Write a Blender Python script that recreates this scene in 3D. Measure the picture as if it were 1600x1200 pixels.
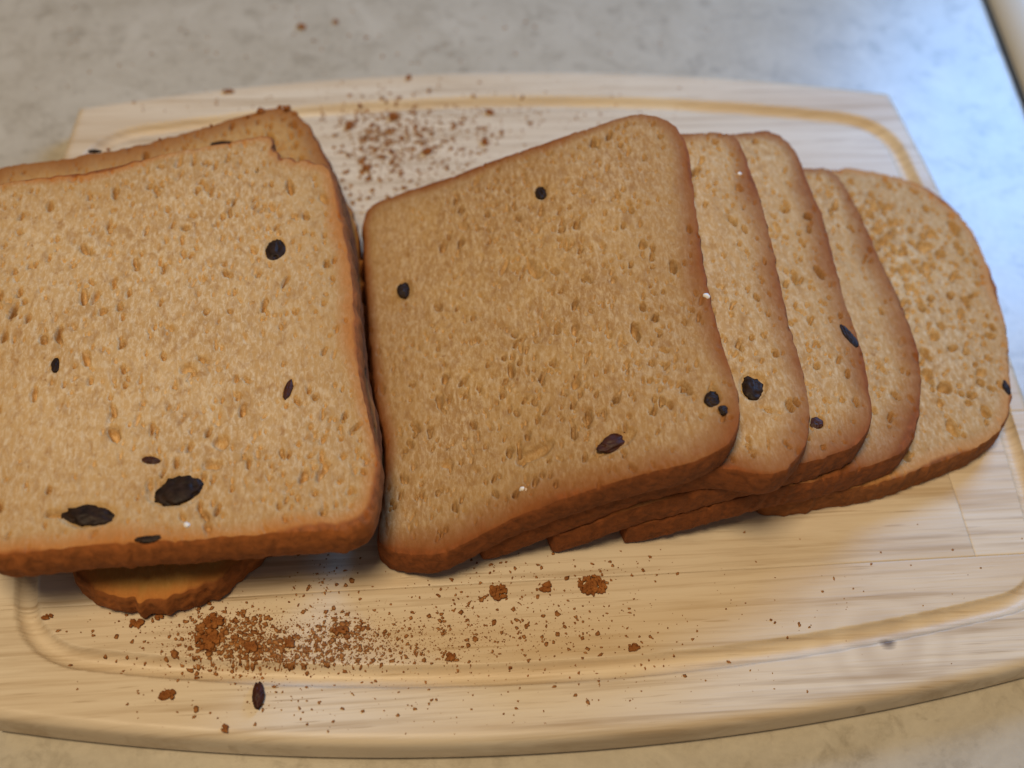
import bpy, math, random
import numpy as np
from mathutils import Vector, Matrix

# ------------------------------------------------------------------ scene, camera, light
for o in list(bpy.data.objects): bpy.data.objects.remove(o)
S = bpy.context.scene
COL = S.collection
rng = np.random.default_rng(7)
random.seed(7)

# camera recovered from the board's edges (world axes = the board's axes, z = 0 is the board's top)
F_PX, PITCH, ROLL, YAW, DIST = 2007.14, 0.956377, 0.104233, -0.175179, 0.42
def cam_axes():
    cp, sp = math.cos(PITCH), math.sin(PITCH)
    fw = np.array([0, cp, -sp]); rt = np.array([1., 0, 0]); up = np.cross(rt, fw)
    c, s = math.cos(YAW), math.sin(YAW)
    R = np.array([[c, -s, 0], [s, c, 0], [0, 0, 1]])
    fw, rt, up = R @ fw, R @ rt, R @ up
    r2 = rt*math.cos(ROLL) + up*math.sin(ROLL)
    u2 = -rt*math.sin(ROLL) + up*math.cos(ROLL)
    return -fw*DIST, fw, r2, u2
CP, CF, CR, CU = cam_axes()
cd = bpy.data.cameras.new('camera'); cam = bpy.data.objects.new('camera', cd); COL.objects.link(cam)
cd.sensor_width = 36; cd.lens = 36*F_PX/1600; cd.clip_start = 0.01; cd.clip_end = 20
M = Matrix(((CR[0], CU[0], -CF[0], CP[0]), (CR[1], CU[1], -CF[1], CP[1]), (CR[2], CU[2], -CF[2], CP[2]), (0, 0, 0, 1)))
cam.matrix_world = M
cd.dof.use_dof = True; cd.dof.focus_distance = 0.375; cd.dof.aperture_fstop = 6.5
S.camera = cam

w = bpy.data.worlds.new('World'); S.world = w; w.use_nodes = True
bg = w.node_tree.nodes['Background']
bg.inputs[0].default_value = (0.92, 0.92, 1.0, 1); bg.inputs[1].default_value = 0.10

def area(name, loc, target, size, power, col, sy=None):
    l = bpy.data.lights.new(name, 'AREA'); l.shape = 'RECTANGLE'; l.size = size; l.size_y = sy or size
    l.energy = power; l.color = col
    o = bpy.data.objects.new(name, l); COL.objects.link(o); o.location = loc
    o.rotation_euler = (Vector(target)-Vector(loc)).to_track_quat('-Z', 'Y').to_euler()
    return o
# the kitchen's warm ceiling lamp, and the window behind and to the right
area('ceiling_lamp', (-0.24, -0.30, 1.38), (0, 0, 0), 0.36, 14.3, (1.0, 0.775, 0.49))
area('window_light', (0.55, 0.56, 0.50), (0.13, 0.02, 0), 0.32, 6.2, (0.17, 0.46, 1.0), 0.32)
S.view_settings.view_transform = 'Standard'; S.view_settings.look = 'None'
S.view_settings.exposure = 0.0; S.view_settings.gamma = 1.0
S.render.engine = 'CYCLES'

# ------------------------------------------------------------------ helpers
def at(px, py, z=0.0):
    """point on the horizontal plane z seen at photo pixel (1600 x 1200)"""
    d = CF*F_PX + (px-800)*CR - (py-600)*CU
    t = (z-CP[2])/d[2]
    return CP + d*t
def at_surf(px, py, zf):
    z = 0.02
    for _ in range(30):
        p = at(px, py, z); z = 0.5*z + 0.5*zf(p[0], p[1])
    return at(px, py, z)
def empty(name, loc, label, cat, group=None):
    o = bpy.data.objects.new(name, None); COL.objects.link(o); o.location = loc
    o.empty_display_size = 0.01
    o['label'] = label; o['category'] = cat
    if group: o['group'] = group
    return o
def mesh_obj(name, V, F, mat, parent=None, smooth=True, attrs=None, loc=(0, 0, 0)):
    """V in world space; stored relative to the parent's location (or loc)"""
    base = np.array(parent_base(parent)) if parent else np.array(loc)
    V = np.asarray(V, float) - base
    me = bpy.data.meshes.new(name)
    if isinstance(F, np.ndarray):
        n, k = F.shape
        me.vertices.add(len(V)); me.vertices.foreach_set('co', V.astype(np.float32).ravel())
        me.loops.add(n*k); me.loops.foreach_set('vertex_index', F.astype(np.int32).ravel())
        me.polygons.add(n); me.polygons.foreach_set('loop_start', np.arange(0, n*k, k, dtype=np.int32))
        me.polygons.foreach_set('loop_total', np.full(n, k, dtype=np.int32))
        me.update(calc_edges=True); me.validate()
    else:
        me.from_pydata([tuple(v) for v in V], [], [tuple(f) for f in F]); me.update()
    me.polygons.foreach_set('use_smooth', np.full(len(me.polygons), smooth))
    if attrs:
        for k, a in attrs.items():
            at_ = me.attributes.new(k, 'FLOAT', 'POINT'); at_.data.foreach_set('value', np.asarray(a, np.float32))
    me.materials.append(mat)
    o = bpy.data.objects.new(name, me); COL.objects.link(o)
    if parent: o.parent = parent
    else: o.location = loc
    return o
def parent_base(p):
    b = np.array(p.location)
    while p.parent: p = p.parent; b = b + np.array(p.location)
    return b
def tag(o, label=None, cat=None, group=None, kind=None):
    if label: o['label'] = label
    if cat: o['category'] = cat
    if group: o['group'] = group
    if kind: o['kind'] = kind
    return o

# ---- node helper
class NT:
    def __init__(s, name):
        s.m = bpy.data.materials.new(name); s.m.use_nodes = True; s.t = s.m.node_tree
        s.b = s.t.nodes['Principled BSDF']; s.out = s.t.nodes['Material Output']
    def n(s, typ, **kw):
        x = s.t.nodes.new(typ)
        for k, v in kw.items():
            if isinstance(k, str) and hasattr(x, k): setattr(x, k, v)
        return x
    def l(s, a, b): s.t.links.new(a, b)
    def coord(s, scale=(1, 1, 1), rot=(0, 0, 0), loc=(0, 0, 0)):
        c = s.n('ShaderNodeTexCoord'); m = s.n('ShaderNodeMapping')
        m.inputs['Scale'].default_value = scale; m.inputs['Rotation'].default_value = rot; m.inputs['Location'].default_value = loc
        s.l(c.outputs['Object'], m.inputs['Vector']); return m.outputs['Vector']
    def noise(s, vec, scale, detail=4, rough=0.5, dist=0.0):
        x = s.n('ShaderNodeTexNoise'); x.inputs['Scale'].default_value = scale; x.inputs['Detail'].default_value = detail
        x.inputs['Roughness'].default_value = rough; x.inputs['Distortion'].default_value = dist
        s.l(vec, x.inputs['Vector']); return x.outputs['Fac']
    def ramp(s, fac, stops, interp='LINEAR'):
        r = s.n('ShaderNodeValToRGB'); r.color_ramp.interpolation = interp
        e = r.color_ramp.elements
        while len(e) < len(stops): e.new(0.5)
        for i, (p, c) in enumerate(stops):
            e[i].position = p; e[i].color = (*c, 1) if len(c) == 3 else c
        s.l(fac, r.inputs['Fac']); return r.outputs['Color']
    def math(s, op, a, b=None, c=None, clamp=False):
        x = s.n('ShaderNodeMath'); x.operation = op; x.use_clamp = clamp
        for i, v in enumerate((a, b, c)):
            if v is None: continue
            if isinstance(v, (int, float)): x.inputs[i].default_value = v
            else: s.l(v, x.inputs[i])
        return x.outputs[0]
    def mix(s, fac, a, b, mode='MIX'):
        x = s.n('ShaderNodeMix'); x.data_type = 'RGBA'; x.blend_type = mode
        for sock, v in ((x.inputs['Factor'], fac), (x.inputs[6], a), (x.inputs[7], b)):
            if isinstance(v, (int, float)): sock.default_value = v
            elif isinstance(v, tuple): sock.default_value = (*v, 1)
            else: s.l(v, sock)
        return x.outputs[2]
    def bump(s, h, strength, dist):
        x = s.n('ShaderNodeBump'); x.inputs['Strength'].default_value = strength; x.inputs['Distance'].default_value = dist
        s.l(h, x.inputs['Height']); s.l(x.outputs['Normal'], s.b.inputs['Normal'])
        return x
    def attr(s, name):
        x = s.n('ShaderNodeAttribute'); x.attribute_name = name; return x.outputs['Fac']
    def set(s, **kw):
        for k, v in kw.items():
            sock = s.b.inputs[k.replace('_', ' ')]
            if isinstance(v, (int, float)): sock.default_value = v
            elif isinstance(v, tuple): sock.default_value = (*v, 1)
            else: s.l(v, sock)

# ------------------------------------------------------------------ materials
def mat_counter():
    t = NT('laminate_counter')
    v = t.coord()
    a = t.noise(v, 34, 5, 0.65, 0.8); b = t.noise(v, 110, 5, 0.65, 0.5); c = t.noise(v, 420, 3, 0.6)
    col = t.ramp(a, [(0.30, (0.40, 0.35, 0.26)), (0.5, (0.47, 0.42, 0.325)), (0.68, (0.53, 0.48, 0.38))])
    col = t.mix(t.ramp(b, [(0.52, (0, 0, 0)), (0.72, (1, 1, 1))]), col, (0.33, 0.285, 0.21))
    col2 = t.mix(t.math('MULTIPLY', t.ramp(c, [(0.42, (0, 0, 0)), (0.62, (1, 1, 1))]), 0.30), col, (0.56, 0.50, 0.385))
    t.set(Base_Color=col2, Roughness=t.math('MULTIPLY_ADD', b, 0.10, 0.26))
    t.b.inputs['Specular IOR Level'].default_value = 0.65
    t.bump(t.noise(v, 900, 3), 0.12, 0.0004)
    return t.m

def mat_wood():
    t = NT('pale_hardwood')
    rnd = t.n('ShaderNodeObjectInfo').outputs['Random']
    tc = t.n('ShaderNodeTexCoord'); comb = t.n('ShaderNodeCombineXYZ')
    t.l(t.math('MULTIPLY', rnd, 3.1), comb.inputs['X']); t.l(t.math('MULTIPLY', rnd, 1.7), comb.inputs['Z'])
    add = t.n('ShaderNodeVectorMath'); add.operation = 'ADD'
    t.l(tc.outputs['Object'], add.inputs[0]); t.l(comb.outputs[0], add.inputs[1])
    # bend the grain round a knot near the front right corner
    kn = t.n('ShaderNodeVectorMath'); kn.operation = 'DISTANCE'
    t.l(tc.outputs['Object'], kn.inputs[0]); kp = at(1386, 1000, 0); kn.inputs[1].default_value = (kp[0]-0.0063, kp[1]-0.0163, 0.0135)
    kd = kn.outputs['Value']
    near = t.math('SUBTRACT', 1.0, t.math('DIVIDE', kd, 0.040), clamp=True)
    near = t.math('MULTIPLY', near, near)
    def mp(sc, vec=add.outputs[0]):
        m = t.n('ShaderNodeMapping'); m.inputs['Scale'].default_value = sc; t.l(vec, m.inputs['Vector']); return m.outputs['Vector']
    g1 = t.noise(mp((5, 70, 20)), 1.0, 6, 0.6, 0.9)
    g2 = t.noise(mp((14, 420, 60)), 1.0, 4, 0.65, 0.3)
    g3 = t.noise(mp((4, 26, 8)), 1.0, 4, 0.5, 1.2)
    fleck = t.noise(mp((40, 900, 60)), 1.0, 2, 0.5, 0.0)
    col = t.ramp(g1, [(0.22, (0.54, 0.41, 0.26)), (0.42, (0.65, 0.54, 0.39)), (0.60, (0.71, 0.61, 0.46)), (0.8, (0.66, 0.535, 0.375))])
    col = t.mix(t.ramp(g2, [(0.48, (0, 0, 0)), (0.72, (0.75, 0.75, 0.75))]), col, (0.40, 0.285, 0.165))
    col = t.mix(t.ramp(g3, [(0.50, (0, 0, 0)), (0.75, (0.55, 0.55, 0.55))]), col, (0.56, 0.385, 0.20))
    col = t.mix(t.ramp(fleck, [(0.66, (0, 0, 0)), (0.74, (0.6, 0.6, 0.6))]), col, (0.36, 0.25, 0.14))
    rings = t.math('SINE', t.math('MULTIPLY_ADD', kd, 620.0, t.math('MULTIPLY', t.noise(mp((40, 40, 30)), 1.0, 2, 0.5, 0.3), 7.0)))
    rfac = t.math('MULTIPLY', t.math('MULTIPLY', t.math('MULTIPLY_ADD', rings, 0.40, 0.38, clamp=True), near), t.math('MULTIPLY_ADD', g1, 1.2, -0.1, clamp=True))
    col = t.mix(rfac, col, (0.36, 0.25, 0.15))
    kd2 = t.math('ADD', kd, t.math('MULTIPLY_ADD', fleck, 0.002, -0.001))
    core = t.n('ShaderNodeMapRange'); core.inputs['From Min'].default_value = 0.0014; core.inputs['From Max'].default_value = 0.0032; core.inputs['To Min'].default_value = 0.85; core.inputs['To Max'].default_value = 0.0
    t.l(kd2, core.inputs['Value'])
    col = t.mix(core.outputs[0], col, (0.10, 0.065, 0.045))
    # heartwood streak plus golden lamplight painted in along the front, and plank-to-plank tone
    gold = t.attr('gold'); gn = t.math('MULTIPLY', gold, t.math('MULTIPLY_ADD', g3, 0.9, 0.1), clamp=True)
    col = t.mix(gn, col, (0.56, 0.37, 0.16))
    tone = t.ramp(rnd, [(0.0, (0.93, 0.93, 0.93)), (1.0, (1.06, 1.05, 1.03))])
    col = t.mix(1.0, col, tone, 'MULTIPLY')
    t.set(Base_Color=col, Roughness=t.math('MULTIPLY_ADD', g2, 0.2, 0.34))
    t.b.inputs['Specular IOR Level'].default_value = 0.35
    t.bump(t.math('ADD', g2, t.math('MULTIPLY', fleck, 0.6)), 0.30, 0.0004)
    return t.m

def bread(name, crumb=(0.57, 0.38, 0.175), deep=(0.35, 0.185, 0.065), pale=(0.73, 0.60, 0.40), crust=(0.165, 0.050, 0.013), rim=(0.19, 0.062, 0.014), rimw=6.0, stain=(0.46, 0.265, 0.095), strand=0.74, hole=0.80):
    t = NT(name)
    v = t.coord(); vs = t.coord(scale=(1.0, 0.42, 1)); vp = t.coord(scale=(1.0, 0.6, 1), loc=(3.1, 1.7, 0))
    e = t.attr('edge')                                   # mm from the slice's rim, negative on the side
    big = t.math('ADD', t.math('MULTIPLY', t.noise(v, 60, 4, 0.55, 0.4), 0.5), t.math('MULTIPLY', t.noise(v, 21, 3, 0.5, 0.3), 0.5)); mid = t.noise(vp, 360, 5, 0.62, 0.6); fib = t.noise(vs, 980, 5, 0.68, 0.5); fle = t.noise(vp, 700, 2, 0.5, 0.2)
    c = t.mix(t.math('MULTIPLY', t.ramp(big, [(0.40, (0, 0, 0)), (0.58, (1, 1, 1))]), 0.75), crumb, stain)
    c = t.mix(t.math('MULTIPLY', t.ramp(fib, [(0.44, (0, 0, 0)), (0.64, (1, 1, 1))]), strand), c, pale)
    c = t.mix(t.math('MULTIPLY', t.ramp(mid, [(0.50, (0, 0, 0)), (0.72, (1, 1, 1))]), hole), c, deep)
    c = t.mix(t.math('MULTIPLY', t.ramp(fle, [(0.69, (0, 0, 0)), (0.77, (1, 1, 1))]), 0.6), c, (0.24, 0.10, 0.03))
    toast = t.math('MULTIPLY', t.ramp(t.math('DIVIDE', t.math('ADD', e, t.math('MULTIPLY_ADD', big, 40.0, -20.0)), 26.0, clamp=True), [(0.0, (1, 1, 1)), (0.35, (0.5, 0.5, 0.5)), (1.0, (0, 0, 0))]), 0.55)
    c = t.mix(toast, c, t.mix(t.math('MULTIPLY', fib, 0.7), tuple(x*0.86 for x in stain), stain))
    ee = t.math('ADD', e, t.math('MULTIPLY_ADD', big, 7.0, -3.5))
    ee = t.math('ADD', ee, t.math('MULTIPLY_ADD', mid, 3.0, -1.5))
    f1 = t.ramp(t.math('DIVIDE', ee, rimw, clamp=True), [(0.0, (1, 1, 1)), (0.30, (0.75, 0.75, 0.75)), (1.0, (0, 0, 0))])
    c = t.mix(f1, c, t.mix(t.math('MULTIPLY', fib, 0.8), rim, tuple(min(1, x*1.9) for x in rim)))
    side = t.math('ADD', t.math('MULTIPLY_ADD', e, -1.0, 0.75), t.math('MULTIPLY_ADD', mid, 1.2, -0.7))
    side = t.math('ADD', side, t.math('MULTIPLY_ADD', big, 1.0, -0.5))
    f2 = t.ramp(side, [(0.0, (0, 0, 0)), (0.9, (1, 1, 1))])
    c2 = t.mix(t.ramp(mid, [(0.35, (0, 0, 0)), (0.70, (1, 1, 1))]), crust, tuple(min(1, x*1.9) for x in crust))
    c = t.mix(f2, c, c2)
    t.set(Base_Color=c, Roughness=0.8)
    t.b.inputs['Specular IOR Level'].default_value = 0.22
    h = t.math('SUBTRACT', t.math('MULTIPLY', fib, 0.8), t.math('MULTIPLY', mid, 1.0))
    t.bump(h, 0.30, 0.0008)
    return t.m

def simple(name, c1, c2, scale, rough, spec=0.5, bump=0.0, bscale=None, bdist=0.0003):
    t = NT(name); v = t.coord()
    n = t.noise(v, scale, 4, 0.6)
    t.set(Base_Color=t.ramp(n, [(0.3, c1), (0.7, c2)]), Roughness=rough)
    t.b.inputs['Specular IOR Level'].default_value = spec
    if bump: t.bump(t.noise(v, bscale or scale*2, 3), bump, bdist)
    return t.m

M_COUNTER = mat_counter(); M_WOOD = mat_wood()
M_BREAD = bread('raisin_bread')
M_BREAD_F = bread('raisin_bread_face', crumb=(0.50, 0.31, 0.122), deep=(0.32, 0.162, 0.055), pale=(0.65, 0.49, 0.29), stain=(0.38, 0.215, 0.085), rimw=5.0)
M_BREAD_L = bread('raisin_bread_top', crumb=(0.58, 0.37, 0.155), deep=(0.36, 0.18, 0.058), pale=(0.72, 0.56, 0.345), crust=(0.20, 0.062, 0.014), rim=(0.34, 0.13, 0.028), rimw=4.2)
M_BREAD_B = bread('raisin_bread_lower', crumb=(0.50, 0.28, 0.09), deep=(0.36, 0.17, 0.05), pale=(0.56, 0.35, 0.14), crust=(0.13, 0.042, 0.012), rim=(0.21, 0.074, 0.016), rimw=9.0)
M_BREAD_5 = bread('raisin_bread_open', rim=(0.36, 0.17, 0.055), rimw=4.5, crust=(0.19, 0.066, 0.018))
M_HEEL = bread('bread_heel', crumb=(0.42, 0.215, 0.06), deep=(0.32, 0.145, 0.036), pale=(0.47, 0.27, 0.09), crust=(0.19, 0.062, 0.015), rim=(0.34, 0.13, 0.028), rimw=4.0, stain=(0.52, 0.27, 0.06))
M_RAISIN = simple('raisin_skin', (0.012, 0.007, 0.005), (0.038, 0.020, 0.012), 500, 0.5, 0.14, 0.6, 600)
M_RAISIN_R = simple('cut_raisin', (0.030, 0.009, 0.006), (0.075, 0.022, 0.010), 500, 0.5, 0.25, 0.5, 700)
M_CRUMB = simple('crust_crumb', (0.19, 0.060, 0.013), (0.36, 0.135, 0.032), 420, 0.8, 0.2, 0.6, 900)
M_CRUMBS = simple('fine_crumb', (0.20, 0.064, 0.014), (0.46, 0.205, 0.062), 600, 0.8, 0.2)
M_FLOUR = simple('flour', (0.78, 0.74, 0.68), (0.86, 0.83, 0.78), 800, 0.9, 0.2)
M_GAP = simple('dark_gap', (0.03, 0.026, 0.016), (0.055, 0.045, 0.028), 60, 0.8, 0.2)
M_ENAMEL = simple('cream_enamel', (0.60, 0.57, 0.49), (0.66, 0.63, 0.55), 12, 0.28, 0.5)

# ------------------------------------------------------------------ noise fields (numpy)
def gnoise(n, m, sx, sy, seed):
    """smooth unit-variance noise on an n x m grid, correlation sx, sy cells"""
    r = np.random.default_rng(seed).standard_normal((n, m))
    fy = np.fft.fftfreq(n)[:, None]; fx = np.fft.fftfreq(m)[None, :]
    k = np.exp(-2*(math.pi**2)*((fy*sy)**2 + (fx*sx)**2))
    z = np.fft.ifft2(np.fft.fft2(r)*k).real
    return z/z.std()
def lnoise(n, s, seed):
    r = np.random.default_rng(seed).standard_normal(n); f = np.fft.fftfreq(n)
    z = np.fft.ifft(np.fft.fft(r)*np.exp(-2*(math.pi*f*s)**2)).real
    return z/z.std()
class HMap:
    """height map over a rectangle, metres, spacing h"""
    def __init__(s, x0, x1, y0, y1, h, seed):
        s.x0, s.y0, s.h = x0, y0, h
        s.nx = int((x1-x0)/h)+2; s.ny = int((y1-y0)/h)+2
        mm = 0.001/h
        s.z = 0.00030*gnoise(s.ny, s.nx, 9*mm, 12*mm, seed) + 0.00006*gnoise(s.ny, s.nx, 0.55*mm, 1.3*mm, seed+1) + 0.00005*gnoise(s.ny, s.nx, 0.3*mm, 0.6*mm, seed+2)
    def stamp(s, x, y, a, b, ang, depth, sharp=0.5, wob=0.22):
        R = max(a, b)*1.5; h = s.h
        i0 = max(int((x-R-s.x0)/h), 0); i1 = min(int((x+R-s.x0)/h)+2, s.nx)
        j0 = max(int((y-R-s.y0)/h), 0); j1 = min(int((y+R-s.y0)/h)+2, s.ny)
        if i1 <= i0 or j1 <= j0: return
        X, Y = np.meshgrid(s.x0+np.arange(i0, i1)*h-x, s.y0+np.arange(j0, j1)*h-y)
        c, sn = math.cos(ang), math.sin(ang)
        q = ((X*c+Y*sn)/a)**2 + ((-X*sn+Y*c)/b)**2
        th = np.arctan2(Y, X); p1, p2 = (x*7919) % 6.28, (y*6131) % 6.28
        q = q*(1+wob*np.sin(2*th+p1*50)+wob*0.8*np.sin(3*th+p2*50))
        d = np.where(q < 1, depth*np.clip(1-q, 0, 1)**sharp, 0)
        s.z[j0:j1, i0:i1] = np.minimum(s.z[j0:j1, i0:i1], s.z[j0:j1, i0:i1]*0.5 - d)*(d > 0) + s.z[j0:j1, i0:i1]*(d <= 0)
    def sample(s, x, y):
        fx = np.clip((x-s.x0)/s.h, 0, s.nx-1.001); fy = np.clip((y-s.y0)/s.h, 0, s.ny-1.001)
        i = fx.astype(int); j = fy.astype(int); u = fx-i; v = fy-j
        z = s.z
        return (z[j, i]*(1-u)+z[j, i+1]*u)*(1-v) + (z[j+1, i]*(1-u)+z[j+1, i+1]*u)*v

# ------------------------------------------------------------------ the counter and what lies beyond it
TH = 0.0135
ZC = -TH
e0 = at(1537, 0, ZC); e1 = at(1600, 165, ZC)
dirv = (e1-e0)/np.linalg.norm(e1-e0); nrm = np.array([-dirv[1], dirv[0], 0]);
if nrm[0] < 0: nrm = -nrm
def along(s, n, z): 
    p = e0 + dirv*s + nrm*n; return (p[0], p[1], z)
# counter: a slab with a small rounded arris along its right-hand end
prof = [(-1.3, ZC), (-0.0020, ZC)] + [(-0.0020+0.0020*math.sin(a), ZC-0.0020+0.0020*math.cos(a)) for a in np.linspace(0.3, math.pi/2, 5)] + [(0.0, ZC-0.04)]
V = []; Fc = []
for s_ in (-0.7, 0.9):
    for n_, z_ in prof: V.append(along(s_, n_, z_))
k = len(prof)
for i in range(k-1): Fc.append((i, i+1, k+i+1, k+i))
tag(mesh_obj('counter', V, Fc, M_COUNTER, smooth=False), kind='structure')
# appliance: dark strip painting the shade in the gap, cream enamel panel with a rolled edge
ap = empty('appliance', along(0.1, 0.05, ZC-0.04), 'pale enamel appliance edge past the dark gap in the far right corner', 'appliance')
V = []; Fc = []; gp = [(0.0004, ZC-0.0012), (0.0026, ZC-0.0006), (0.0030, ZC-0.03)]
for s_ in (-0.45, 0.45):
    for n_, z_ in gp: V.append(along(s_, n_, z_))
for i in range(2): Fc.append((i, i+1, 3+i+1, 3+i))
mesh_obj('gap_shade_strip', V, Fc, M_GAP, ap)
R_ = 0.014; pr = [(0.0032, ZC-0.04)] + [(0.0032+R_-R_*math.cos(a), ZC-R_*0.5+R_*math.sin(a)) for a in np.linspace(0, math.pi/2, 12)] + [(0.42, ZC+R_*0.5)]
V = []; Fc = []; k = len(pr)
for s_ in (-0.45, 0.45):
    for n_, z_ in pr: V.append(along(s_, n_, z_))
for i in range(k-1): Fc.append((i, i+1, k+i+1, k+i))
mesh_obj('panel', V, Fc, M_ENAMEL, ap)

# ------------------------------------------------------------------ the cutting board
BX, BY = 0.0063, 0.0163
HL, HW, BL, BS = 0.1577, 0.1185, 0.0169, 0.0087
GL, GW, GBL, GBS = 0.1503, 0.1006, 0.0155, 0.0055
def xe(y): return HL + BS*(1-np.clip(y/HW, -1.15, 1.15)**2)
def ye(x): return HW + BL*(1-np.clip(x/HL, -1.05, 1.05)**2)
def groove_path():
    r = 0.017; pts = []
    X = np.linspace(-GL+r, GL-r, 160)
    top = np.stack([X, GW+GBL*(1-(X/GL)**2)], 1)
    Y = np.linspace(GW-r, -GW+r, 100)
    rgt = np.stack([GL+GBS*(1-(Y/GW)**2), Y], 1)
    def corner(p, c, q): 
        t = np.linspace(0.05, 0.95, 16)[:, None]; return (1-t)**2*p + 2*t*(1-t)*c + t*t*q
    C = np.array([GL, GW]); 
    segs = [top, corner(top[-1], C, rgt[0]), rgt, corner(rgt[-1], C*[1, -1], top[-1]*[1, -1]), (top*[1, -1])[::-1],
            corner(top[0]*[1, -1], -C, rgt[-1]*[-1, 1]), (rgt*[-1, 1])[::-1], corner(rgt[0]*[-1, 1], C*[-1, 1], top[0])]
    return np.concatenate(segs)
GP = groove_path()
def groove_d(x, y):
    out = np.empty(x.size); xf, yf = x.ravel(), y.ravel()
    for i in range(0, xf.size, 8000):
        a = (xf[i:i+8000, None]-GP[None, :, 0])**2 + (yf[i:i+8000, None]-GP[None, :, 1])**2
        out[i:i+8000] = np.sqrt(a.min(1))
    return out.reshape(x.shape)
def board_z(x, y):
    d = groove_d(x, y); gw = 0.0032
    z = -0.0030*np.where(d < gw, np.sqrt(np.clip(1-(d/gw)**2, 0, 1))**1.2, 0)
    de = np.minimum(np.minimum(xe(y)-x, xe(y)+x), np.minimum(ye(x)-y, ye(x)+y)); r = 0.0032
    de = np.clip(de, 0, None)
    z = z - np.where(de < r, r-np.sqrt(np.clip(r*r-(r-np.minimum(de, r))**2, 0, None)), 0)
    return z
board = empty('cutting_board', (BX, BY, -TH), 'pale wooden cutting board with bowed sides and a juice groove under the bread', 'cutting board')
seam_y = -0.071-BY
ys = [-1, seam_y, seam_y+0.052, seam_y+0.098, seam_y+0.148, 1]
splits = {1: [0.1365-BX], 2: [-0.02], 3: [0.05]}
pi = 0
for k in range(len(ys)-1):
    cuts = [-1] + splits.get(k, []) + [1]
    for c in range(len(cuts)-1):
        g = 0.00004; eps = np.array([0, 0.0004, 0.0008, 0.0014, 0.0022, 0.0032])
        T = np.concatenate([eps/0.05, np.linspace(0.075, 0.925, 78), 1-eps[::-1]/0.05])
        nx = 400; lin = np.linspace(0, 1, nx)
        L = 0.3; Sx = np.unique(np.concatenate([eps/L, np.linspace(0.0115, 0.9885, nx), 1-eps/L]))
        SS, TT = np.meshgrid(Sx, T)
        ymid = np.clip((max(ys[k], -HW)+min(ys[k+1], HW))/2, -HW, HW)
        Y = None; X = np.zeros_like(SS)
        for it in range(4):
            ylo = -ye(X) if ys[k] == -1 else np.full_like(X, ys[k]+g)
            yhi = ye(X) if ys[k+1] == 1 else np.full_like(X, ys[k+1]-g)
            Y = ylo + (yhi-ylo)*TT
            xl = -xe(Y) if cuts[c] == -1 else np.full_like(X, cuts[c]+g)
            xh = xe(Y) if cuts[c+1] == 1 else np.full_like(X, cuts[c+1]-g)
            X = xl + (xh-xl)*SS
        Z = board_z(X, Y)
        # tiny eased arris at the glue lines
        for cond, dd in ((ys[k] != -1, Y-ys[k]), (ys[k+1] != 1, ys[k+1]-Y), (cuts[c] != -1, X-cuts[c]), (cuts[c+1] != 1, cuts[c+1]-X)):
            if cond: Z = Z - 0.00010*np.clip(1-dd/0.0005, 0, 1)
        gold = np.exp(-((Y+BY + 0.088 - 0.10*np.clip(X-0.03, 0, 0.12))/0.012)**2)*np.clip(0.55-(X-0.05)*3.5, 0.12, 0.8)*np.clip((X+0.16)*8, 0, 1)  # grain streak, with the warm lamp's glow put into the wood colour
        ny_, nx_ = X.shape
        Vt = np.stack([X+BX, Y+BY, Z], -1).reshape(-1, 3)
        idx = np.arange(ny_*nx_).reshape(ny_, nx_)
        Q = np.stack([idx[:-1, :-1], idx[:-1, 1:], idx[1:, 1:], idx[1:, :-1]], -1).reshape(-1, 4)
        loop = np.concatenate([idx[0, :], idx[1:, -1], idx[-1, -2::-1], idx[-2:0:-1, 0]])
        rings = [loop]; extra = []; base = len(Vt)
        for zz in (-0.006, -0.010, -TH+0.0022, -TH):
            pv = Vt[loop].copy(); pv[:, 2] = np.minimum(zz, pv[:, 2])
            if zz <= -TH+0.0001:   # eased bottom edge
                cxy = np.array([BX, BY]); dlt = pv[:, :2]-cxy; ln = np.linalg.norm(dlt, axis=1, keepdims=True)
                edge = (np.abs(np.abs(pv[:, 1]-BY)-ye(pv[:, 0]-BX)) < 1e-4) | (np.abs(np.abs(pv[:, 0]-BX)-xe(pv[:, 1]-BY)) < 1e-4)
                pv[:, :2] -= dlt/ln*0.0018*edge[:, None]
            extra.append(pv); rings.append(base+np.arange(len(loop))); base += len(loop)
        SQ = []
        for a, b in zip(rings[:-1], rings[1:]):
            SQ.append(np.stack([a, b, np.roll(b, -1), np.roll(a, -1)], -1))
        Vt = np.concatenate([Vt]+extra); Q = np.concatenate([Q]+SQ)
        ga = np.concatenate([gold.ravel()] + [gold.ravel()[loop]]*4)
        mesh_obj('plank', Vt, Q, M_WOOD, board, attrs={'gold': ga})

# ------------------------------------------------------------------ bread slices
TS = 0.0112                     # slice thickness
UA = math.radians(5.0)          # the fan's direction
def uv(x, y): return x*math.cos(UA)+y*math.sin(UA), -x*math.sin(UA)+y*math.cos(UA)
def xy(u, v): return u*math.cos(UA)-v*math.sin(UA), u*math.sin(UA)+v*math.cos(UA)
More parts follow.
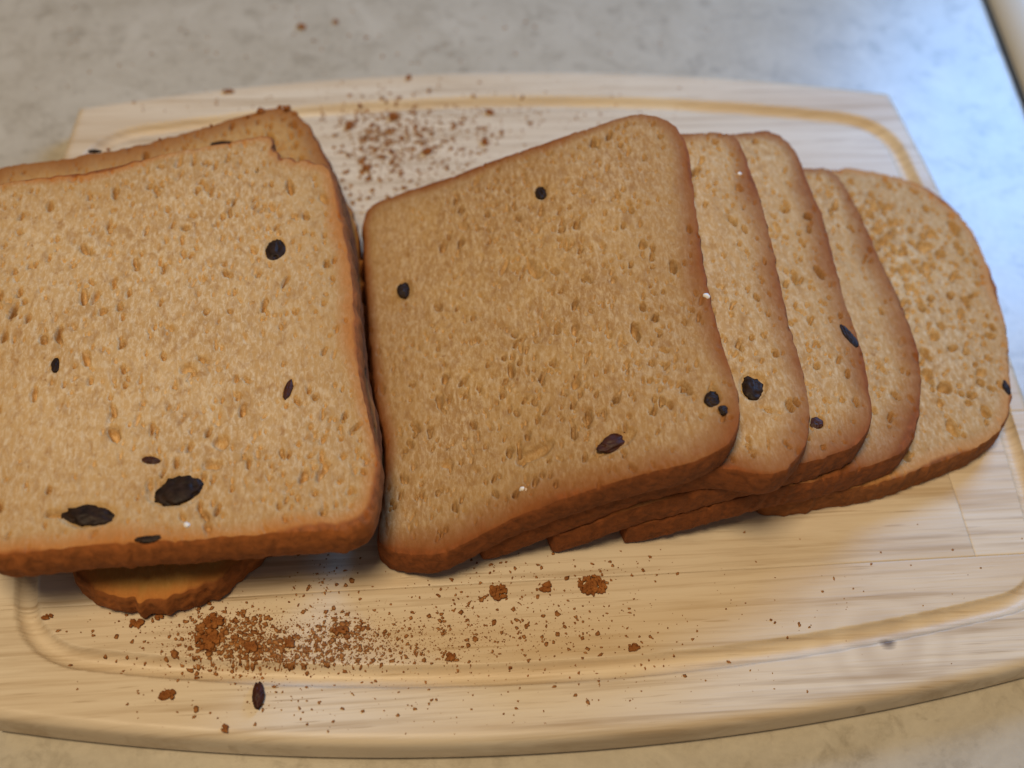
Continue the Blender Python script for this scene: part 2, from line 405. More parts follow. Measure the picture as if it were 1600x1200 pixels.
# each fanned slice is draped over the ones below it: upper hull of its support
UG = np.linspace(-0.08, 0.20, 1401)
FAN = {1: (-0.0470, 0.0625), 2: (-0.0205, 0.0840), 3: (0.0005, 0.1050), 4: (0.0230, 0.1270), 5: (0.0640, 0.1660)}
prof = {}
top = np.zeros_like(UG)
for i in (5, 4, 3, 2, 1):
    L, R = FAN[i]; m = (UG >= L) & (UG <= R); xs, hs = UG[m], top[m]
    hull = []
    for p in zip(xs, hs):
        while len(hull) > 1 and (hull[-1][0]-hull[-2][0])*(p[1]-hull[-2][1]) - (hull[-1][1]-hull[-2][1])*(p[0]-hull[-2][0]) >= 0: hull.pop()
        hull.append(p)
    hx, hz = np.array(hull).T
    sl0 = (hz[1]-hz[0])/(hx[1]-hx[0]) if len(hx) > 1 else 0; sl1 = (hz[-1]-hz[-2])/(hx[-1]-hx[-2]) if len(hx) > 1 else 0
    b = np.interp(UG, hx, hz)
    b = np.where(UG < L, np.maximum(hz[0]+(UG-L)*max(sl0, 0), 0), b); b = np.where(UG > R, np.maximum(hz[-1]+(UG-R)*min(sl1, 0), 0), b)
    k = np.exp(-0.5*(np.arange(-40, 41)*0.0002/0.0045)**2); k /= k.sum()
    bs = np.convolve(np.pad(b, 40, 'edge'), k, 'valid')
    bs = np.where(m, np.maximum(bs, top*0+0) + 0.0003, bs)
    prof[i] = bs
    nt = top.copy(); nt[m] = np.maximum(top[m], bs[m]+TS); top = nt
def zbot(i): return lambda x, y: np.interp(uv(x, y)[0], UG, prof[i])
def ztop(i): return lambda x, y: np.interp(uv(x, y)[0], UG, prof[i]) + TS

def catmull(P, n):
    P = np.asarray(P, float); N = len(P); out = []
    for i in range(N):
        p0, p1, p2, p3 = P[i-1], P[i], P[(i+1) % N], P[(i+2) % N]
        t = np.linspace(0, 1, 24, endpoint=False)[:, None]
        # centripetal-ish: plain Catmull-Rom with tension
        out.append(0.5*((2*p1)+(-p0+p2)*t+(2*p0-5*p1+4*p2-p3)*t**2+(-p0+3*p1-3*p2+p3)*t**3))
    Q = np.concatenate(out); d = np.linalg.norm(np.roll(Q, -1, 0)-Q, axis=1); s = np.concatenate([[0], np.cumsum(d)])
    tt = np.linspace(0, s[-1], n, endpoint=False); QQ = np.vstack([Q, Q[:1]])
    return np.stack([np.interp(tt, s, QQ[:, 0]), np.interp(tt, s, QQ[:, 1])], 1)

NS4 = 244; NT_ = NS4*4
def square_up(Q):
    # resample so the outline's four corners fall on multiples of NS4
    c = 0.5*(Q.min(0)+Q.max(0)); sp = Q.max(0)-Q.min(0); D = (Q-c)/sp
    # counter-clockwise from the lower right corner: (+,-) (+,+) (-,+) (-,-)
    ks = [int(np.argmax(D@np.array(d))) for d in ((1, -1), (1, 1), (-1, 1), (-1, -1))]
    N = len(Q); out = []
    for a, b in zip(ks, ks[1:]+ks[:1]):
        seg = Q[np.arange(a, a+((b-a) % N)+1) % N]
        d = np.concatenate([[0], np.cumsum(np.linalg.norm(np.diff(seg, axis=0), axis=1))])
        t = np.linspace(0, d[-1], NS4, endpoint=False)
        out.append(np.stack([np.interp(t, d, seg[:, 0]), np.interp(t, d, seg[:, 1])], 1))
    return np.concatenate(out)
# square lattice: max-norm ring and position along the ring, 0..NT_, for every lattice point
_g = np.arange(NS4+1)*2.0/NS4-1; GA, GB = np.meshgrid(_g, _g)
GR = np.maximum(np.abs(GA), np.abs(GB)); _r = np.maximum(GR, 1e-9)
GS = np.where((GA >= GR-1e-9) & (GB < GR-1e-9), (GB/_r+1)/2, np.where((GB >= GR-1e-9) & (GA > -GR+1e-9), 1+(1-GA/_r)/2, np.where((GA <= -GR+1e-9) & (GB > -GR+1e-9), 2+(1-GB/_r)/2, 3+(GA/_r+1)/2)))
GS = (GS*NS4) % NT_
def make_slice(name, label, pts, zt, zb, mat, seed, raisins=(), specks=(), big=(), group=None, brown=(1.0, 1.0, 1.0), pores='fine', dens=1.0, rag=1.0, bulge=0.0014, base_z=0.0):
    """pts: photo pixels ('p') on the top face or world ('w') points of the hidden part, counter-clockwise or clockwise"""
    P = []
    for q in pts:
        if q[0] == 'p': a = at_surf(q[1], q[2], zt); P.append((a[0], a[1]))
        else: P.append(xy(q[1], q[2]) if q[0] == 'u' else (q[1], q[2]))
    P = np.array(P)
    ar = 0.5*np.sum(P[:, 0]*np.roll(P[:, 1], -1)-np.roll(P[:, 0], -1)*P[:, 1])
    if ar < 0: P = P[::-1]
    O = square_up(catmull(P, 2400))
    c = 0.5*(O.min(0)+O.max(0))
    dv = O-c; rad = np.linalg.norm(dv, axis=1)
    O = O + dv/rad[:, None]*(rag*(0.00020*lnoise(NT_, 2.0, seed)+0.00020*lnoise(NT_, 14.0, seed+1)+0.0005*np.clip(lnoise(NT_, 2.5, seed+2)-1.3, 0, 2)))[:, None]
    dv = O-c; rad = np.linalg.norm(dv, axis=1)
    x0, y0 = O.min(0)-0.004; x1, y1 = O.max(0)+0.004
    hm = HMap(x0, x1, y0, y1, 0.0003, seed*13)
    r = np.random.default_rng(seed+50)
    dm = gnoise(40, 40, 4, 4, seed+77)
    def pore(a, b, dep, sharp=0.45):
        x, y = r.uniform(x0, x1), r.uniform(y0, y1)
        if r.random() > 0.62+0.3*dm[int((y-y0)/(y1-y0)*39.9), int((x-x0)/(x1-x0)*39.9)]: return
        hm.stamp(x, y, a, b, r.normal(0, 0.3), dep, sharp)
    A = (x1-x0)*(y1-y0)*1e4
    if pores == 'fine':
        for _ in range(int(12.5*A*dens)):
            a = min(0.00024*math.exp(abs(r.normal(0, 0.54))), 0.0011)
            deep = r.random() < 0.68
            pore(a, a*r.uniform(1.2, 3.0), min(a*(r.uniform(5, 9) if deep else r.uniform(1.2, 2.5)), 0.0045), 0.5 if deep else 0.4)
    elif pores == 'round':
        for _ in range(int(15*A)):
            a = min(0.00032*math.exp(abs(r.normal(0, 0.6))), 0.0012)
            pore(a, a*r.uniform(1.0, 2.0), min(a*r.uniform(1.5, 6), 0.004), 0.5)
        for _ in range(int(1.1*A)):
            a = r.uniform(0.0009, 0.0020); pore(a, a*r.uniform(0.8, 1.6), a*r.uniform(1.2, 2.2), 0.45)
    for (px, py, a, b, ang, dep) in big:
        q = at_surf(px, py, zt); hm.stamp(q[0], q[1], a/1000, b/1000, ang, dep/1000*2.4, 0.4)
    for (px, py, a, b, ang, kind) in raisins:
        q = at_surf(px, py, zt); hm.stamp(q[0], q[1], a/1000*1.25, b/1000*1.25, ang, 0.0014, 0.4, 0.08)
    root = empty(name, (c[0], c[1], base_z), label, 'bread slice', group)
    # --- crumb: the cut face (and the hidden one underneath)
    RC = 0.945
    def ring(rr, off=0.0): return c + dv*rr + dv/rad[:, None]*off
    en = 0.5*lnoise(NT_, 14, seed+5)
    nd = dv/rad[:, None]; sp = (O.max(0)-O.min(0)); nd = dv/sp; nd = nd/np.abs(nd).max(1, keepdims=True)   # -1..1 on each side of the slice
    wf = np.clip((-nd[:, 1]-0.75)*4, 0, 1); wr = np.clip((nd[:, 0]-0.75)*4, 0, 1)*(1-wf)
    bf = brown[0]*wf + brown[1]*wr + brown[2]*np.clip(1-wf-wr, 0, 1)
    kk = np.exp(-0.5*(np.arange(-60, 61)/25.0)**2); kk /= kk.sum(); bf = np.convolve(np.concatenate([bf[-60:], bf, bf[:60]]), kk, 'valid')
    i0 = np.floor(GS+1e-7).astype(int) % NT_; fr = (GS-np.floor(GS+1e-7))[..., None]
    dd = dv[i0]*(1-fr)+dv[(i0+1) % NT_]*fr; ra = np.linalg.norm(dd, axis=-1)
    pp = (c + dd*(GR*RC)[..., None]).reshape(-1, 2)
    Ec = ((1-GR*RC)*ra*1000*0.88 + en[i0]).ravel(); Eb_ = ((1-GR*RC)*ra*1000*0.88*bf[i0] + en[i0]).ravel()
    hh = hm.sample(pp[:, 0], pp[:, 1])
    Vc = np.column_stack([pp, zt(pp[:, 0], pp[:, 1])+hh*np.clip((Ec-1.5)/4.0, 0.25, 1)])
    n1 = NS4+1; idx = np.arange(n1*n1).reshape(n1, n1)
    Q = np.stack([idx[:-1, :-1], idx[:-1, 1:], idx[1:, 1:], idx[1:, :-1]], -1).reshape(-1, 4)
    # underside, coarse
    bb = len(Vc); Vb = []; Eb = []
    for rr in (0.93, 0.5, 0.05):
        p = ring(rr)[::8]; Vb.append(np.column_stack([p, zb(p[:, 0], p[:, 1])+0.0002])); Eb.append((1-rr)*rad[::8]*1000)
    nb = NT_//8; ib = bb+np.arange(3*nb).reshape(3, nb)
    Qb = np.stack([ib[:-1], np.roll(ib[:-1], -1, 1), np.roll(ib[1:], -1, 1), ib[1:]], -1).reshape(-1, 4)
    Vall = np.concatenate([Vc]+Vb); Eall = np.concatenate([Eb_]+Eb)
    mesh_obj('crumb', Vall, np.concatenate([Q, Qb]), mat, root, attrs={'edge': Eall})
    # --- crust: rim of the cut face, the baked side and the rim underneath
    Vs = []; E = []
    side_n = gnoise(24, NT_, 10, 3, seed+9); fine_n = gnoise(24, NT_, 1.6, 1.0, seed+10)
    for rr in np.linspace(RC, 1.0, 8):
        p = ring(rr); h = hm.sample(p[:, 0], p[:, 1])
        ed = (1-rr)*rad*1000*0.88
        drop = 0.0003*np.clip(1-ed/1.3, 0, 1)**2
        Vs.append(np.column_stack([p, zt(p[:, 0], p[:, 1])+h*np.clip((ed+en-1.5)/4.0, 0.25, 1)-drop])); E.append(ed*bf+en)
    nrim = len(Vs); Vs.append(Vs[-1].copy()); E.append(np.full(NT_, -0.3))
    NS = 14
    for s_ in range(1, NS+1):
        t = s_/NS
        off = bulge*math.sin(math.pi*min(t*0.92+0.04, 1))**0.7 + (0.00010*side_n[s_]+0.00012*fine_n[s_])*rag
        p = ring(1.0, 0)+dv/rad[:, None]*np.reshape(off, (-1, 1))
        zt_, zb_ = zt(p[:, 0], p[:, 1])-0.0003, zb(p[:, 0], p[:, 1])
        Vs.append(np.column_stack([p, zt_+(zb_-zt_)*t])); E.append(np.full(NT_, -min(t*4.0, 2.5)))
    for rr in (0.975, 0.93):
        p = ring(rr); Vs.append(np.column_stack([p, zb(p[:, 0], p[:, 1])+0.0001])); E.append(np.full(NT_, -1.0))
    n = len(Vs); idx = np.arange(n*NT_).reshape(n, NT_)
    Q = np.stack([idx[:-1], idx[1:], np.roll(idx[1:], -1, 1), np.roll(idx[:-1], -1, 1)], -1)
    Q = np.delete(Q, nrim-1, axis=0).reshape(-1, 4)
    mesh_obj('crust', np.concatenate(Vs), Q, mat, root, attrs={'edge': np.concatenate(E)})
    for k, (px, py, a, b, ang, kind) in enumerate(raisins):
        q = at_surf(px, py, zt); raisin(root, q, a/1000, b/1000, ang, M_RAISIN_R if kind == 'r' else M_RAISIN, seed*31+k)
    for k, (px, py, a) in enumerate(specks):
        q = at_surf(px, py, zt); lump('flour_speck', q+np.array([0, 0, -0.0002]), a/1000, a/1000, a/1000*0.8, 0.3, M_FLOUR, seed*17+k, root, 2)
    return root

_ico = {}
def ico(n):
    if n not in _ico:
        import bmesh
        bm = bmesh.new(); bmesh.ops.create_icosphere(bm, subdivisions=n, radius=1.0)
        bm.verts.ensure_lookup_table()
        _ico[n] = (np.array([v.co[:] for v in bm.verts]), np.array([[v.index for v in f.verts] for f in bm.faces])); bm.free()
    return _ico[n]
def dirnoise(V, seed, freq, k=10):
    r = np.random.default_rng(seed); s = np.zeros(len(V))
    for _ in range(k):
        d = r.normal(size=3); d *= freq*r.uniform(0.6, 1.4)/np.linalg.norm(d)
        s += np.sin(V@d + r.uniform(0, 6.28))
    return s/math.sqrt(k/2)
def raisin(parent, q, a, b, ang, mat, seed):
    V, Fq = ico(4); n1 = dirnoise(V, seed, 3.0); n2 = dirnoise(V*np.array([1, 1, 0.6]), seed+1, 9.0)
    s = 1 + 0.13*n1 - 0.10*np.abs(n2)
    hz = min(0.45*min(a, b), 0.0014)
    W = V*s[:, None]*np.array([a, b, 0])*1.16; W[:, 2] = V[:, 2]*hz*(1+0.12*n1-0.22*np.abs(n2))
    c, sn = math.cos(ang), math.sin(ang)
    W = np.stack([W[:, 0]*c-W[:, 1]*sn, W[:, 0]*sn+W[:, 1]*c, W[:, 2]], 1)
    mesh_obj('raisin', W+q+np.array([0, 0, 0.0001-hz*0.72]), Fq, mat, parent)
def lump(name, q, a, b, c, rough, mat, seed, parent=None, sub=3, loc=None):
    V, Fq = ico(sub); n1 = dirnoise(V, seed, 2.6); n2 = dirnoise(V, seed+1, 7.0)
    s = 1 + rough*0.6*n1 + rough*0.4*n2
    ang = np.random.default_rng(seed).uniform(0, 6.28); cc, sn = math.cos(ang), math.sin(ang)
    W = V*np.clip(s, 0.35, 1.8)[:, None]*np.array([a, b, c])
    if parent: return mesh_obj(name, W+q, Fq, mat, parent)
    return mesh_obj(name, W+q, Fq, mat, loc=tuple(q))

def flat(z, sx=0.0, sy=0.0, x0=0.0, y0=0.0): return lambda x, y: z + sx*(x-x0) + sy*(y-y0)
H2 = math.pi/2
# heel at the bottom of the left-hand pile, crust side up, its domed end showing at the front
def heel_top(x, y): return 0.0115 - 0.004*np.clip((-0.062-y)/0.022, 0, 1)**2 + 0*x
heel = make_slice('bread_heel', 'golden heel with domed crust end peeking out beneath the left pile', 
    [('p', 112, 868), ('p', 122, 898), ('p', 150, 922), ('p', 200, 937), ('p', 255, 935), ('p', 305, 920), ('p', 340, 905), ('p', 368, 882), ('w', -0.082, -0.062), ('w', -0.066, -0.048), ('w', -0.0485, -0.02), ('w', -0.0475, 0.02), ('w', -0.0485, 0.055), ('w', -0.053, 0.073), ('w', -0.066, 0.080), ('w', -0.10, 0.078), ('w', -0.13, 0.074), ('w', -0.139, 0.06), ('w', -0.141, 0.02), ('w', -0.140, -0.03), ('w', -0.134, -0.055)],
    heel_top, flat(0.0004), M_HEEL, 11, pores='none', rag=1.3, bulge=0.0012)
heel['category'] = 'bread heel'
zB0, zB1 = 0.0128, 0.0255
slice_b = make_slice('bread_slice', 'lower slice of the left pile, its crust strip showing along the back', 
    [('w', -0.169, 0.066), ('p', 0, 263), ('p', 100, 248), ('p', 200, 230), ('p', 300, 206), ('p', 370, 182), ('p', 420, 169), ('p', 452, 171), ('p', 476, 190), ('p', 495, 218), ('p', 515, 255), ('p', 533, 300), ('p', 545, 350), ('p', 556, 430), ('p', 567, 560),
     ('w', -0.0445, -0.030), ('w', -0.046, -0.052), ('w', -0.056, -0.060), ('w', -0.09, -0.062), ('w', -0.13, -0.0625), ('w', -0.153, -0.058), ('w', -0.160, -0.045), ('w', -0.166, 0.0), ('w', -0.171, 0.05)],
    flat(zB1), flat(zB0), M_BREAD_B, 21, raisins=[(345, 224, 3.1, 1.0, 0.15, 'd'), (150, 236, 2.2, 0.8, 0.1, 'd')], rag=1.0)
for k, (px, py, sz) in enumerate([(407, 174, 1.15), (450, 170, 1.2), (436, 168, 0.7), (388, 183, 0.6), (462, 178, 0.7), (330, 197, 0.5), (250, 218, 0.5), (170, 234, 0.5)]):
    lump('crust_flake', at(px, py, zB1)+np.array([0, 0, 0.0002]), sz*0.001, sz*0.001, sz*0.0008, 0.4, M_CRUMB, 600+k, slice_b, 3)
zA0, zA1 = 0.0262, 0.0388
ztA = flat(zA1)
make_slice('bread_slice', 'top slice of the left pile, big raisins near its front and a torn back corner', 
    [('w', -0.1675, 0.050), ('p', 0, 287), ('p', 112, 273), ('p', 175, 261), ('p', 250, 243), ('p', 350, 224), ('p', 405, 213), ('p', 422, 214), ('p', 426, 224), ('p', 424, 231), ('p', 433, 238), ('p', 437, 246), ('p', 452, 245), ('p', 463, 251), ('p', 477, 247), ('p', 490, 254), ('p', 504, 255), ('p', 516, 268), ('p', 524, 300), ('p', 533, 345), ('p', 543, 400), ('p', 551, 480), ('p', 560, 570), ('p', 571, 630), ('p', 585, 690), ('p', 589, 740), ('p', 580, 790), ('p', 564, 816), ('p', 520, 828), ('p', 420, 834), ('p', 300, 842), ('p', 200, 848), ('p', 110, 855), ('p', 40, 862), ('p', -20, 860),
     ('w', -0.1535, -0.064), ('w', -0.159, -0.045), ('w', -0.165, 0.0)],
    ztA, flat(zA0), M_BREAD_L, 31,
    raisins=[(430, 388, 2.5, 3.8, -0.15, 'd'), (86, 570, 0.95, 2.3, 0.05, 'd'), (450, 606, 0.95, 3.0, -0.25, 'r'), (236, 718, 2.2, 1.1, -0.15, 'r'), (279, 765, 6.6, 4.2, 0.2, 'd'), (136, 805, 6.2, 3.0, -0.12, 'd'), (230, 842, 3.0, 0.9, 0.1, 'd')],
    specks=[(292, 821, 0.95)],
    big=[(160, 487, 1.3, 1.3, 0, 1.3), (178, 676, 1.6, 2.7, 0.5, 1.8), (345, 690, 2.6, 2.0, 0, 1.1), (330, 725, 2.4, 1.6, 0, 1.0), (135, 560, 1.2, 2.4, 0.2, 1.5), (505, 735, 0.9, 3.2, -0.5, 1.4), (475, 745, 1.2, 2.0, -0.3, 1.2), (85, 803, 2.6, 1.1, 0, 1.3), (290, 575, 1.8, 1.2, 0.4, 1.0), (53, 615, 0.8, 2.4, 0, 1.4), (395, 390, 0.7, 2.2, 0.4, 1.2)], rag=0.8, bulge=0.0021, brown=(0.75, 0.85, 1.2))

# the fan of five slices leaning to the right
LAB = {1: 'leftmost slice of the right fan, its whole cut face showing', 2: 'second slice of the right fan, round dark raisin near its front corner',
       3: 'third slice of the right fan, narrow raisin standing at its rim', 4: 'fourth slice of the right fan, lying directly on the last slice', 5: 'rightmost slice of the fan, flat on the board with large round pores'}
OUT = {
 5: [('p', 1300, 266), ('p', 1326, 262), ('p', 1375, 270), ('p', 1412, 279), ('p', 1442, 291), ('p', 1480, 316), ('p', 1512, 350), ('p', 1538, 401), ('p', 1556, 450), ('p', 1570, 506), ('p', 1577, 581), ('p', 1578, 624), ('p', 1568, 661), ('p', 1540, 690), ('p', 1500, 708), ('p', 1445, 730), ('p', 1394, 748),
     ('u', 0.090, -0.0595), ('u', 0.072, -0.060), ('u', 0.065, -0.053), ('u', 0.064, -0.02), ('u', 0.064, 0.03), ('u', 0.066, 0.056), ('u', 0.075, 0.066), ('u', 0.10, 0.070)],
 4: [('p', 1262, 262), ('p', 1289, 262), ('p', 1311, 277), ('p', 1330, 307), ('p', 1349, 345), ('p', 1375, 405), ('p', 1405, 469), ('p', 1430, 532), ('p', 1438, 581), ('p', 1438, 618), ('p', 1432, 661), ('p', 1418, 695), ('p', 1395, 712), ('p', 1355, 728),
     ('u', 0.080, -0.0617), ('u', 0.050, -0.0632), ('u', 0.0265, -0.0632), ('u', 0.023, -0.0600), ('u', 0.0228, -0.045), ('u', 0.023, 0.0), ('u', 0.024, 0.045), ('u', 0.033, 0.060), ('u', 0.070, 0.066)],
 3: [('p', 1169, 206), ('p', 1208, 207), ('p', 1232, 222), ('p', 1250, 251), ('p', 1262, 283), ('p', 1285, 337), ('p', 1300, 390), ('p', 1319, 469), ('p', 1337, 515), ('p', 1351, 562), ('p', 1358, 612), ('p', 1362, 648), ('p', 1352, 678), ('p', 1330, 698), ('p', 1290, 712),
     ('u', 0.060, -0.0628), ('u', 0.025, -0.0634), ('u', 0.0040, -0.0632), ('u', 0.0005, -0.0600), ('u', 0.0003, -0.045), ('u', 0.0005, 0.0), ('u', 0.0015, 0.045), ('u', 0.010, 0.061), ('u', 0.040, 0.068)],
 2: [('p', 1079, 208), ('p', 1110, 206), ('p', 1145, 212), ('p', 1163, 238), ('p', 1178, 281), ('p', 1190, 315), ('p', 1202, 360), ('p', 1217, 435), ('p', 1232, 506), ('p', 1250, 565), ('p', 1260, 610), ('p', 1265, 650), ('p', 1257, 695), ('p', 1236, 724), ('p', 1200, 740),
     ('u', 0.040, -0.0630), ('u', 0.000, -0.0631), ('u', -0.017, -0.0628), ('u', -0.0205, -0.0595), ('u', -0.0207, -0.045), ('u', -0.0205, 0.0), ('u', -0.0195, 0.045), ('u', -0.012, 0.061), ('u', 0.020, 0.067)],
 1: [('p', 990, 179), ('p', 1030, 184), ('p', 1058, 202), ('p', 1076, 240), ('p', 1086, 310), ('p', 1097, 400), ('p', 1110, 470), ('p', 1128, 535), ('p', 1146, 592), ('p', 1157, 637), ('p', 1152, 668), ('p', 1132, 698), ('p', 1080, 722), ('p', 1000, 742), ('p', 900, 773), ('p', 800, 810), ('p', 730, 846), ('p', 690, 863), ('p', 640, 866), ('p', 608, 858), ('p', 593, 840), ('p', 595, 800), ('p', 602, 745), ('p', 602, 690), ('p', 589, 630), ('p', 581, 560), ('p', 575, 470), ('p', 571, 390), ('p', 569, 345), ('p', 582, 321), ('p', 620, 304), ('p', 700, 277), ('p', 780, 248), ('p', 850, 223), ('p', 930, 196)]}
RAIS = {1: [(846, 300, 1.7, 2.6, 0.1, 'd'), (632, 452, 2.3, 3.2, 0.1, 'd'), (961, 691, 5.0, 2.2, 0.35, 'r'), (1113, 622, 1.9, 2.2, -0.5, 'd'), (1131, 640, 1.3, 1.3, 0, 'd')],
        2: [(1177, 603, 3.2, 4.0, 0, 'd')], 3: [(1327, 525, 1.2, 4.3, 0.30, 'd'), (1277, 660, 1.6, 1.7, 0, 'r')], 4: [], 5: [(1573, 606, 1.0, 2.4, 0, 'd')]}
SPK = {1: [(818, 764, 0.95), (1104, 461, 1.0)], 2: [(1155, 271, 0.7)]}
BIG = {1: [(993, 516, 1.2, 3.0, 0.1, 1.8), (696, 590, 1.0, 1.9, 0, 1.5), (838, 708, 5.0, 2.2, 0.3, 1.0), (832, 420, 1.2, 4.5, 0.25, 1.0), (898, 515, 0.9, 2.0, 0, 1.2), (900, 600, 1.4, 1.6, 0, 1.0), (700, 725, 1.8, 1.2, 0, 0.8)],
       5: [(1385, 325, 2.4, 1.6, 0, 1.0), (1445, 385, 3.0, 2.2, 0, 1.2), (1455, 365, 2.0, 1.7, 0, 1.1), (1410, 395, 2.0, 1.5, 0, 1.2), (1475, 607, 2.6, 2.0, 0, 1.3), (1510, 470, 1.5, 2.2, 0.3, 1.5), (1540, 645, 1.5, 2.2, 0, 1.3), (1365, 325, 1.6, 2, 0, 1), (1440, 480, 1.3, 2.2, 0, 1.4)]}
for i in (5, 4, 3, 2, 1):
    make_slice('bread_slice', LAB[i], OUT[i], ztop(i), zbot(i), M_BREAD_F if i == 1 else M_BREAD_5 if i == 5 else M_BREAD, 40+i*10, rag=0.6, bulge=0.0008, brown=(0.50, 0.70, 1.35) if i < 5 else (0.9, 1.0, 1.2), raisins=RAIS[i], specks=SPK.get(i, ()), big=BIG.get(i, ()), pores='round' if i == 5 else 'fine')

# ------------------------------------------------------------------ crumbs
def board_h(x, y):
    a = np.array([x-BX]); b = np.array([y-BY]); return float(board_z(a, b)[0])
CHUNKS = [  # px, py, half-width mm, half-depth mm, height mm, label, on counter
    (926, 916, 4.6, 3.6, 1.2, 'largest flat brown crust flake on the board in front of the fan', 0),
    (778, 926, 2.7, 2.6, 1.3, 'ragged brown crumb left of the largest flake in front of the fan', 0),
    (852, 922, 1.5, 1.6, 1.0, 'small round crumb between the ragged crumb and the largest flake', 0),
    (325, 1000, 3.8, 3.4, 1.1, 'biggest brown crumb of the heap in front of the left pile', 0),
    (335, 972, 2.8, 2.4, 1.4, 'brown crumb just behind the biggest one of the heap', 0),
    (392, 1012, 2.1, 1.8, 1.2, 'dark crumb right of the heap beside the front groove', 0),
    (454, 1005, 1.5, 1.5, 1.1, 'round crumb in the middle of the front crumb trail', 0),
    (532, 985, 2.5, 1.3, 1.0, 'long crumb at the right end of the front crumb heap', 0),
    (263, 1087, 2.0, 1.5, 1.0, 'bean shaped brown crumb on the front rim left of the raisin', 0),
    (352, 1139, 1.1, 1.5, 0.9, 'reddish crumb close to the front edge of the board', 0),
    (74, 965, 1.8, 0.9, 0.8, 'bent flake beside the left end of the groove', 0),
    (213, 975, 2.3, 1.2, 0.9, 'oblong flake just in front of the heel', 0),
    (250, 964, 1.1, 1.7, 1.2, 'dark crumb touching the front of the heel', 0),
    (704, 1027, 1.5, 1.2, 0.9, 'oval crumb beside the groove in front of the fan', 0),
    (990, 1013, 1.7, 1.3, 0.9, 'orange crumb near the groove right of the largest flake', 0),
    (615, 184, 2.0, 2.0, 1.2, 'dark crumb near the back groove right of the left pile', 0),
    (668, 238, 2.0, 1.8, 1.1, 'brown crumb behind the fan between the two piles', 0),
    (548, 198, 1.6, 2.2, 1.0, 'upright crumb by the back corner of the left pile', 0),
    (758, 222, 1.3, 2.4, 1.0, 'tall thin crumb close behind the leftmost fan slice', 0),
    (765, 176, 1.3, 1.5, 0.9, 'small dark crumb beside the back groove behind the fan', 0),
    (573, 264, 1.4, 1.4, 0.9, 'crumb nearest the back right corner of the left pile', 0),
    (471, 43, 1.7, 1.5, 1.0, 'round brown crumb lying on the grey counter behind the board', 1),
    (525, 35, 1.1, 1.2, 0.9, 'small dark crumb on the counter right of the round one', 1),
    (356, 144, 2.3, 1.0, 0.8, 'flat oblong crumb on the back rim above the left pile', 0),
    (638, 122, 1.3, 1.2, 0.9, 'small round crumb on the back rim at the board edge', 0),
]
for k, (px, py, a, b, c, lab, onc) in enumerate(CHUNKS):
    q = at(px, py, ZC if onc else 0.0)
    z = ZC if onc else board_h(q[0], q[1])
    q[2] = z + c/1000*0.55
    r = np.random.default_rng(900+k); V0, F0 = ico(2); VV = []; FF = []
    for m_ in range(int(10+5*a*b)):
        an = r.uniform(0, 6.28); rr = r.random()**0.6*0.85; sz = r.uniform(0.35, 0.8)*min(a, b, 1.4)*(0.75 if m_ else 1.2)/1000
        nn = 1+0.22*dirnoise(V0, 900+k*60+m_, 3.5)+0.12*dirnoise(V0, 901+k*60+m_, 8)
        W = V0*nn[:, None]*sz*np.array([r.uniform(0.7, 1.2), r.uniform(0.7, 1.2), 0.75])
        W = W+np.array([math.cos(an)*rr*a/1000, math.sin(an)*rr*b/1000, (r.random()*0.5-0.15)*c/1000*(1-rr)])
        VV.append(W); FF.append(F0+m_*len(V0))
    VV = np.concatenate(VV); VV[:, 2] = np.maximum(VV[:, 2], -c/1000*0.5)
    o = mesh_obj('crumb', VV+q, np.concatenate(FF), M_CRUMB, loc=tuple(q))
    tag(o, lab, 'crumb', 'larger crumbs around the bread')
q = at(404, 1090, 0); q[2] = 0.0013
V, Fq = ico(4); n2 = dirnoise(V, 5, 8.0); W = V*(1-0.12*np.abs(n2)+0.05*dirnoise(V, 6, 3))[:, None]*np.array([0.0017, 0.0042, 0.0014])
tag(mesh_obj('raisin', W+q, Fq, M_RAISIN_R, loc=tuple(q)), 'loose dark raisin lying on the front rim of the board', 'raisin')

# fine crumbs: far too many to count; one mass on the board and one on the counter
def crumbs(name, label, spots, onc, seed):
    r = np.random.default_rng(seed); V0, F0 = ico(1); VV = []; FF = []; nb = 0
    for (px, py, sx, sy, n, lo, hi) in spots:
        P = np.column_stack([r.normal(px, sx, n), r.normal(py, sy, n)]) if sx < 400 else np.column_stack([r.uniform(px-sx+400, px+sx-400, n), r.uniform(py-sy, py+sy, n)])
        for p in P:
            q = at(p[0], p[1], ZC if onc else 0.0)
            X, Y = q[0]-BX, q[1]-BY
            inb = abs(X) < xe(Y)-0.002 and abs(Y) < ye(X)-0.002
            if inb == bool(onc) or (onc and (abs(X) < xe(Y)+0.004 and abs(Y) < ye(X)+0.004)): continue
            s = lo+(hi-lo)*r.random()**3.0
            W = V0*(1+0.45*r.standard_normal((len(V0), 1)).clip(-1, 1.2))*np.array([s*r.uniform(0.7, 1.4), s*r.uniform(0.7, 1.6), s*0.32])/1000
            an = r.uniform(0, 6.28); c_, s_ = math.cos(an), math.sin(an)
            W = np.stack([W[:, 0]*c_-W[:, 1]*s_, W[:, 0]*s_+W[:, 1]*c_, W[:, 2]], 1)
            VV.append(W+np.array([q[0], q[1], (ZC if onc else q[2])+s*0.0003])); FF.append(F0+nb); nb += len(V0)
    V = np.concatenate(VV)
    if not onc:
        V[:, 2] += board_z(V[:, 0]-BX, V[:, 1]-BY)
    o = mesh_obj(name, V, np.concatenate(FF), M_CRUMBS, smooth=True)
    return tag(o, label, 'crumbs', kind='stuff')
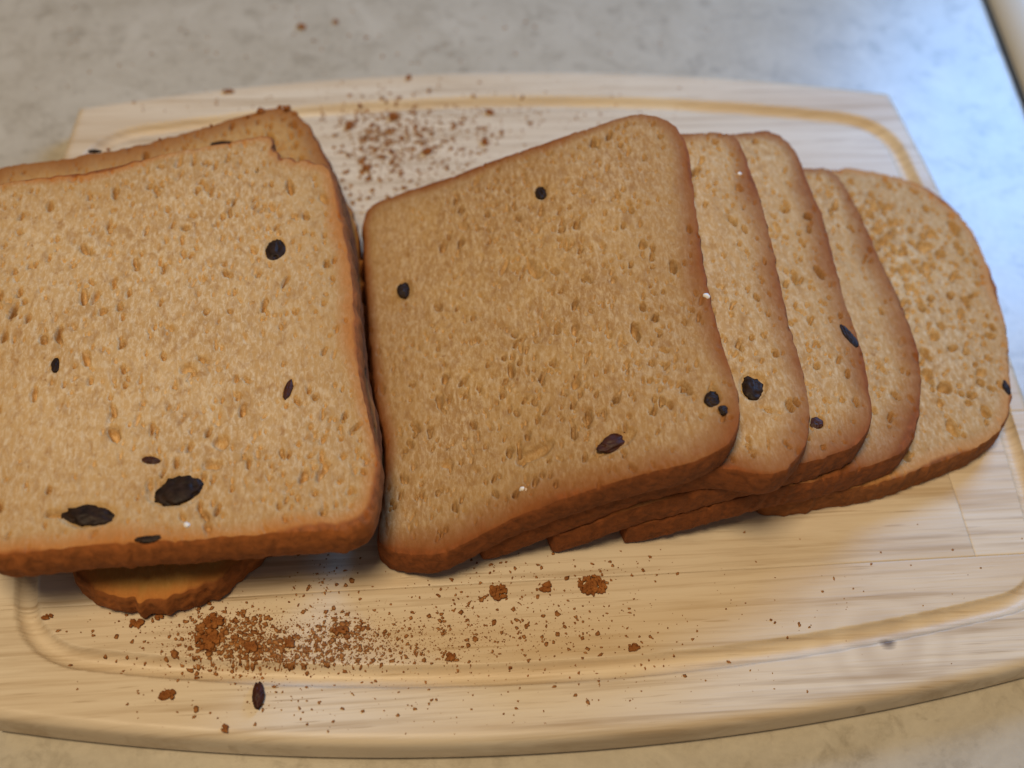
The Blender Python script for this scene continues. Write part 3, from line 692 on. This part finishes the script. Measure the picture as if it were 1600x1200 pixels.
crumbs('fine_crumbs', 'fine brown bread crumbs scattered over the cutting board', [
    (330, 990, 30, 22, 420, 0.1, 0.8), (375, 975, 30, 14, 200, 0.1, 0.7), (400, 1012, 22, 16, 340, 0.1, 0.75), (470, 1005, 50, 20, 420, 0.1, 0.65), (535, 985, 22, 12, 260, 0.1, 0.7), (545, 1015, 45, 14, 280, 0.1, 0.6), (430, 1030, 90, 8, 420, 0.1, 0.5), (620, 1000, 60, 24, 260, 0.1, 0.6), (760, 985, 90, 34, 360, 0.1, 0.65), (930, 990, 70, 26, 120, 0.1, 0.55),
    (370, 1000, 60, 24, 2200, 0.04, 0.2), (520, 1002, 70, 22, 1800, 0.04, 0.18), (620, 225, 60, 34, 2200, 0.04, 0.18), (680, 1005, 90, 24, 900, 0.04, 0.16), (760, 970, 120, 40, 400, 0.05, 0.2),
    (510, 915, 30, 35, 130, 0.1, 0.55), (800, 915, 70, 25, 140, 0.1, 0.6), (960, 890, 60, 14, 70, 0.1, 0.5), (200, 985, 60, 25, 60, 0.1, 0.6), (560, 1095, 230, 30, 170, 0.1, 0.5), (330, 1080, 90, 35, 60, 0.1, 0.6), (1150, 980, 120, 50, 50, 0.1, 0.4), (1000, 1060, 120, 25, 50, 0.1, 0.4),
    (590, 230, 42, 40, 650, 0.1, 0.9), (660, 215, 60, 34, 520, 0.1, 0.85), (560, 195, 45, 16, 130, 0.1, 0.6), (740, 205, 50, 26, 200, 0.1, 0.7), (850, 180, 80, 14, 150, 0.1, 0.5), (700, 265, 60, 16, 130, 0.1, 0.6), (980, 175, 60, 8, 30, 0.1, 0.4),
    (600, 140, 150, 14, 90, 0.1, 0.55), (330, 160, 100, 12, 40, 0.1, 0.6), (900, 140, 130, 10, 40, 0.1, 0.45), (1300, 920, 150, 60, 40, 0.1, 0.35)], 0, 3)
crumbs('fine_crumbs', 'fine brown bread crumbs scattered on the counter behind the board', [
    (620, 60, 200, 38, 110, 0.12, 0.6), (300, 90, 160, 50, 60, 0.12, 0.5), (700, 100, 120, 20, 50, 0.12, 0.55), (900, 40, 150, 30, 30, 0.1, 0.4), (150, 80, 100, 60, 30, 0.1, 0.45)], 1, 4)
